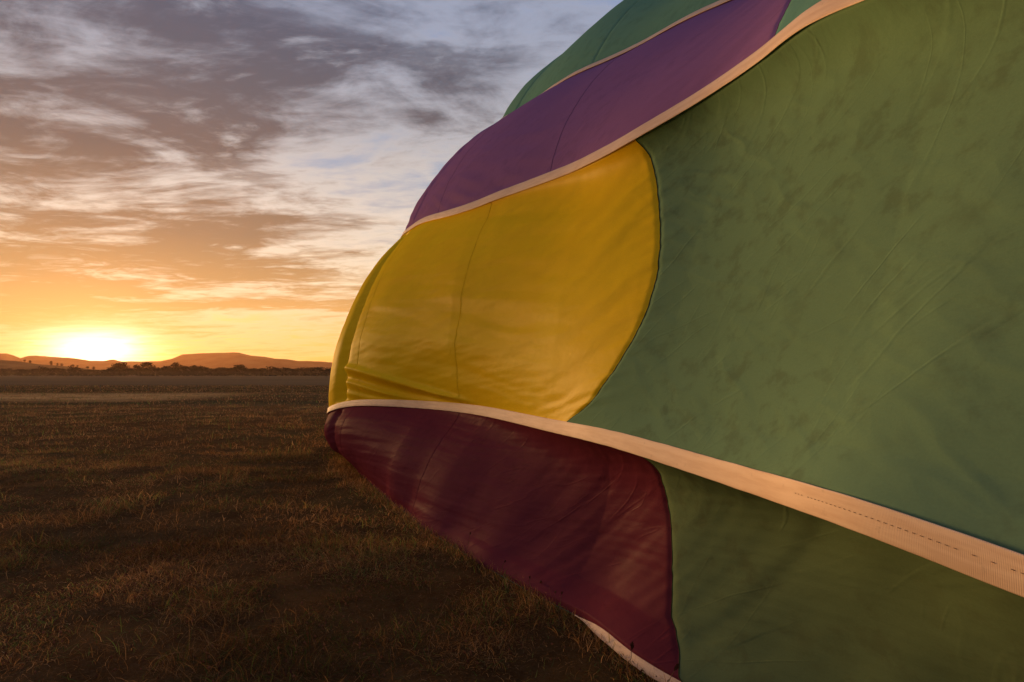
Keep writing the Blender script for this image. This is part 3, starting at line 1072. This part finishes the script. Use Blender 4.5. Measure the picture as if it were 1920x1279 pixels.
def tints(r, n, x, y, green=.09):
    base = np.array([[.40, .205, .070], [.32, .150, .048], [.22, .106, .036], [.48, .28, .12], [.14, .070, .028]])
    c = base[r.integers(0, 5, n)]
    gp = fbm(x * .8, y * .8, 3, 55) > .02
    isg = r.uniform(0, 1, n) < np.where(gp, green * 2.0, green * .35)
    gcol = np.array([[.12, .17, .040], [.075, .12, .038], [.20, .22, .05]])[r.integers(0, 3, n)]
    c = np.where(isg[:, None], gcol, c) * r.uniform(.65, 1.35, (n, 1)) * (1 + 1.1 * fbm(x * .55, y * 1.3, 3, 58))[:, None].clip(.5, 1.7)
    return np.concatenate([c, np.ones((n, 1))], -1), isg


parts_v, parts_f, parts_t = [], [], []
off_ = 0


def addp(V, Fc, T):
    global off_
    parts_v.append(V); parts_f.append(Fc + off_); parts_t.append(T); off_ += len(V)


r = np.random.default_rng(21)
for (n, y0, y1, lmul, wmul, seg) in ((125000, 1.2, 4.2, .80, 1.0, 4), (115000, 4.0, 9.0, .9, 1.5, 3), (110000, 8.8, 22, 1.2, 3.0, 2), (90000, 21, 62, 1.5, 7, 2)):
    x, y = scatter(r, n, y0, y1)
    # uneven stand: clumps and bare litter
    dens = fbm(x * 1.6, y * 1.6, 3, 31)
    keep = r.uniform(0, 1, n) < np.clip(.66 + dens * 2.4, .16, 1)
    x, y = x[keep], y[keep]; n = len(x)
    T, isg = tints(r, n, x, y)
    tall = np.clip(1 + fbm(x * 1.1, y * 1.1, 3, 33) * 1.6, .55, 1.9)
    ln = r.uniform(.035, .11, n) * lmul * tall
    lying = r.uniform(0, 1, n) < .66
    th = np.where(lying, r.uniform(.05, .6, n), r.uniform(.7, 1.5, n))
    bend = np.where(lying, r.uniform(-.2, 1.0, n), r.uniform(.6, 2.8, n))
    bend = np.where(isg, bend * .5, bend)
    wd_ = r.uniform(.0009, .0024, n) * wmul * np.where(isg, 1.5, 1)
    V, Fc, Tt, tip = blades(n, x, y, ln, wd_, th, bend, seg, T, r)
    addp(V, Fc, Tt)
    if y0 < 8:
        # dead flower heads on some tips
        pick = (~lying) & (r.uniform(0, 1, n) < (.13 if y0 < 3 else .06)) & (~isg)
        c = tip[pick]; m_ = len(c)
        rad = r.uniform(.0028, .0068, m_)
        oc = np.array([(1, 0, 0), (0, 1, 0), (-1, 0, 0), (0, -1, 0), (0, 0, 1.25), (0, 0, -1.1)])
        Vh = c[:, None] + oc[None] * rad[:, None, None] * r.uniform(.75, 1.2, (m_, 6, 1))
        tri = np.array([(0, 1, 4), (1, 2, 4), (2, 3, 4), (3, 0, 4), (1, 0, 5), (2, 1, 5), (3, 2, 5), (0, 3, 5)])
        Fh = ((np.arange(m_) * 6)[:, None, None] + tri[None]).reshape(-1, 3)
        hc = np.concatenate([np.array([[.20, .085, .045]]) * r.uniform(.5, 1.4, (m_, 1)), np.ones((m_, 1))], -1)
        addp(Vh.reshape(-1, 3), Fh, np.repeat(hc[:, None], 6, 1).reshape(-1, 4))
# taller growth left standing along the edge of the cloth
for (n, wm) in ((13000, 1.1),):
    y = 1.5 + 7.5 * r.uniform(0, 1, n) ** 1.4
    x = T_FUN[0][0](np.clip(y, U0, 9.3)) + .05 - np.abs(r.normal(0, .07, n)) - .12 * smooth(4.5, 7, y) * r.uniform(0, 2, n)
    T, isg = tints(r, n, x, y)
    V, Fc, Tt, tip = blades(n, x, y, r.uniform(.03, .085, n), r.uniform(.0010, .0022, n) * wm * (1 + y * .12), r.uniform(.5, 1.5, n), r.uniform(.2, 2.0, n), 3, T, r)
    addp(V, Fc, Tt)
tag(mesh_np('grass', np.concatenate(parts_v), np.concatenate(parts_f), M['grass'], smooth=False, attr=np.concatenate(parts_t)),
    'dry brown stubble and short grass with dead flower heads covering the field', 'grass', kind='stuff')

# ------------------------------------------------------------------ single tall stalks that stand out of the stubble
M['stalk'] = plain('dry_stalk', (.20, .12, .065), .85, .3, 30, trans=.2)
M['stalk_dark'] = plain('dead_flower_head', (.075, .032, .022), .9, .4, 60)


def tube(pts, r0, r1, k=5):
    pts = np.array(pts, float); n = len(pts)
    vs = []
    for a in range(n):
        d = pts[min(a + 1, n - 1)] - pts[max(a - 1, 0)]; d /= np.linalg.norm(d)
        s1 = np.cross(d, [.3, 1, .1]); s1 /= np.linalg.norm(s1); s2 = np.cross(d, s1)
        rr = r0 + (r1 - r0) * a / (n - 1)
        for b in range(k):
            an = 2 * PI * b / k
            vs.append(pts[a] + (s1 * math.cos(an) + s2 * math.sin(an)) * rr)
    fs = [(a * k + b, a * k + (b + 1) % k, (a + 1) * k + (b + 1) % k, (a + 1) * k + b) for a in range(n - 1) for b in range(k)]
    return np.array(vs), fs


def spike(c, d, ln, rad, rs):
    """a bristly seed head: overlapping small scales round an axis"""
    vs, fs = [], []
    d = np.array(d) / np.linalg.norm(d)
    s1 = np.cross(d, [.2, 1, 0]); s1 /= np.linalg.norm(s1); s2 = np.cross(d, s1)
    for a in range(34):
        f = a / 33
        an = a * 2.4
        o_ = s1 * math.cos(an) + s2 * math.sin(an)
        rr = rad * math.sin(PI * (.12 + .84 * f)) * rs.uniform(.8, 1.2)
        p = c + d * ln * f
        b = len(vs)
        sd = np.cross(o_, d) * rad * .35
        vs += [p + sd, p - sd, p + o_ * rr + d * rad * .9, p + o_ * rr * .4 - d * rad * .5]
        fs += [(b, b + 1, b + 2), (b, b + 2, b + 3), (b + 1, b + 3, b + 2)]
    return np.array(vs), fs


STALKS = [  # x, y, height, lean x, kind, label
 (-.272, 3.70, .17, .03, 1, 'thin dry stalk standing in front of the wine red cloth, farthest from the camera'),
 (-.070, 3.30, .13, .03, 1, 'short dry stalk at the rucked bottom edge of the wine red cloth'),
 (.085, 2.98, .15, .00, 1, 'dry stalk with a dark head against the middle of the purple edge'),
 (.205, 2.80, .14, .01, 1, 'dry stalk with a dark head just before the cream tape shows on the grass'),
 (.42, 2.34, .10, .02, 2, 'dead thistle head poking over the cream tape on the grass'),
 (.50, 2.16, .11, .05, 2, 'bristly dead flower head beside the cream tape at the bottom edge of the picture'),
 (-1.56, 2.92, .19, .01, 0, 'pale upright stem standing in the left foreground stubble'),
 (-1.72, 3.30, .16, -.01, 0, 'pale upright stem farther back in the left foreground'),
 (-1.15, 3.90, .24, .02, 0, 'tall slender grass stem left of the middle of the stubble'),
 (-.94, 3.55, .20, .07, 0, 'leaning pale grass stem in the middle of the stubble'),
 (-.33, 2.52, .20, .06, 0, 'long pale stem leaning right near the bottom of the picture'),
 (-.70, 2.10, .12, -.02, 1, 'brown flower head on a short stem in the near left stubble'),
 (-1.00, 2.15, .11, .02, 1, 'rusty flower head at the bottom left of the stubble'),
 (-.42, 3.20, .21, .01, 1, 'upright stem with a small head in the shade before the balloon'),
]
rs = np.random.default_rng(3)
for (x, y, h, lean, kd, lab) in STALKS:
    zb = float(ground_z(np.array(x), np.array(y)) * near_contact(np.array(x), np.array(y)))
    root = tag(empty('dry_stalk', (x, y, zb)), lab, 'plant', 'single tall stalks in the stubble')
    pts = [np.array([lean * f ** 1.6 + rs.normal(0, .002), rs.normal(0, .002), -.01 + (h + .01) * f]) for f in np.linspace(0, 1, 8)]
    v_, f_ = tube(pts, .0016, .0008)
    mesh_np('stem', v_, f_, M['stalk'], root)
    d = pts[-1] - pts[-2]
    if kd == 0:
        v_, f_ = spike(pts[-1] - d * .3, d, .045, .0026, rs)
        mesh_np('seed_head', v_, f_, M['stalk'], root, smooth=False)
    elif kd == 1:
        v_, f_ = spike(pts[-1] - d * .1, d, .012, .0046, rs)
        mesh_np('seed_head', v_, f_, M['stalk_dark'], root, smooth=False)
    else:
        v_, f_ = spike(pts[-1] - d * .2, d, .022, .0085, rs)
        mesh_np('seed_head', v_, f_, M['stalk_dark'], root, smooth=False)
    for q in range(2):
        zf = h * (.25 + .3 * q)
        a = rs.uniform(0, 6.28); ll = rs.uniform(.02, .05)
        b0 = np.array([lean * (zf / h) ** 1.6, 0, zf])
        dd = np.array([math.cos(a), math.sin(a), .5]) * ll
        sd = np.array([-math.sin(a), math.cos(a), 0]) * .0022
        mesh_np('leaf', np.array([b0, b0 + dd * .5 + sd, b0 + dd * .5 - sd, b0 + dd * np.array([1, 1, .3])]), [(0, 1, 2), (1, 3, 2)], M['stalk'], root, smooth=False)

# ------------------------------------------------------------------ air
def vol_box(name, lo, hi, colr, dens, aniso):
    x0, y0, z0 = lo; x1, y1, z1 = hi
    vs = np.array([(x0, y0, z0), (x1, y0, z0), (x1, y1, z0), (x0, y1, z0), (x0, y0, z1), (x1, y0, z1), (x1, y1, z1), (x0, y1, z1)], float)
    fs = [(0, 3, 2, 1), (4, 5, 6, 7), (0, 1, 5, 4), (1, 2, 6, 5), (2, 3, 7, 6), (3, 0, 4, 7)]
    mt, t = new_mat(name)
    pv_ = t.n('ShaderNodeVolumePrincipled')
    pv_.inputs['Color'].default_value = (*colr, 1)
    pv_.inputs['Density'].default_value = dens
    pv_.inputs['Anisotropy'].default_value = aniso
    out = t.n('ShaderNodeOutputMaterial')
    t.t.links.new(pv_.outputs[0], out.inputs['Volume'])
    o = mesh_np(name, vs, fs, mt, smooth=False)
    o['kind'] = 'stuff'
    return o


haze = vol_box('haze', (-5700, -5650, -2.6), (5700, 5650, 170), (1.0, .52, .27), 0.50e-4, .6)
tag(haze, 'thin warm evening haze over the whole field and hills', 'haze')
mist = vol_box('ground_mist', (-420, 72, .05), (260, 400, 2.6), (.95, .80, .66), .00008, .2)
tag(mist, 'low bank of pale mist lying in front of the far trees', 'mist')
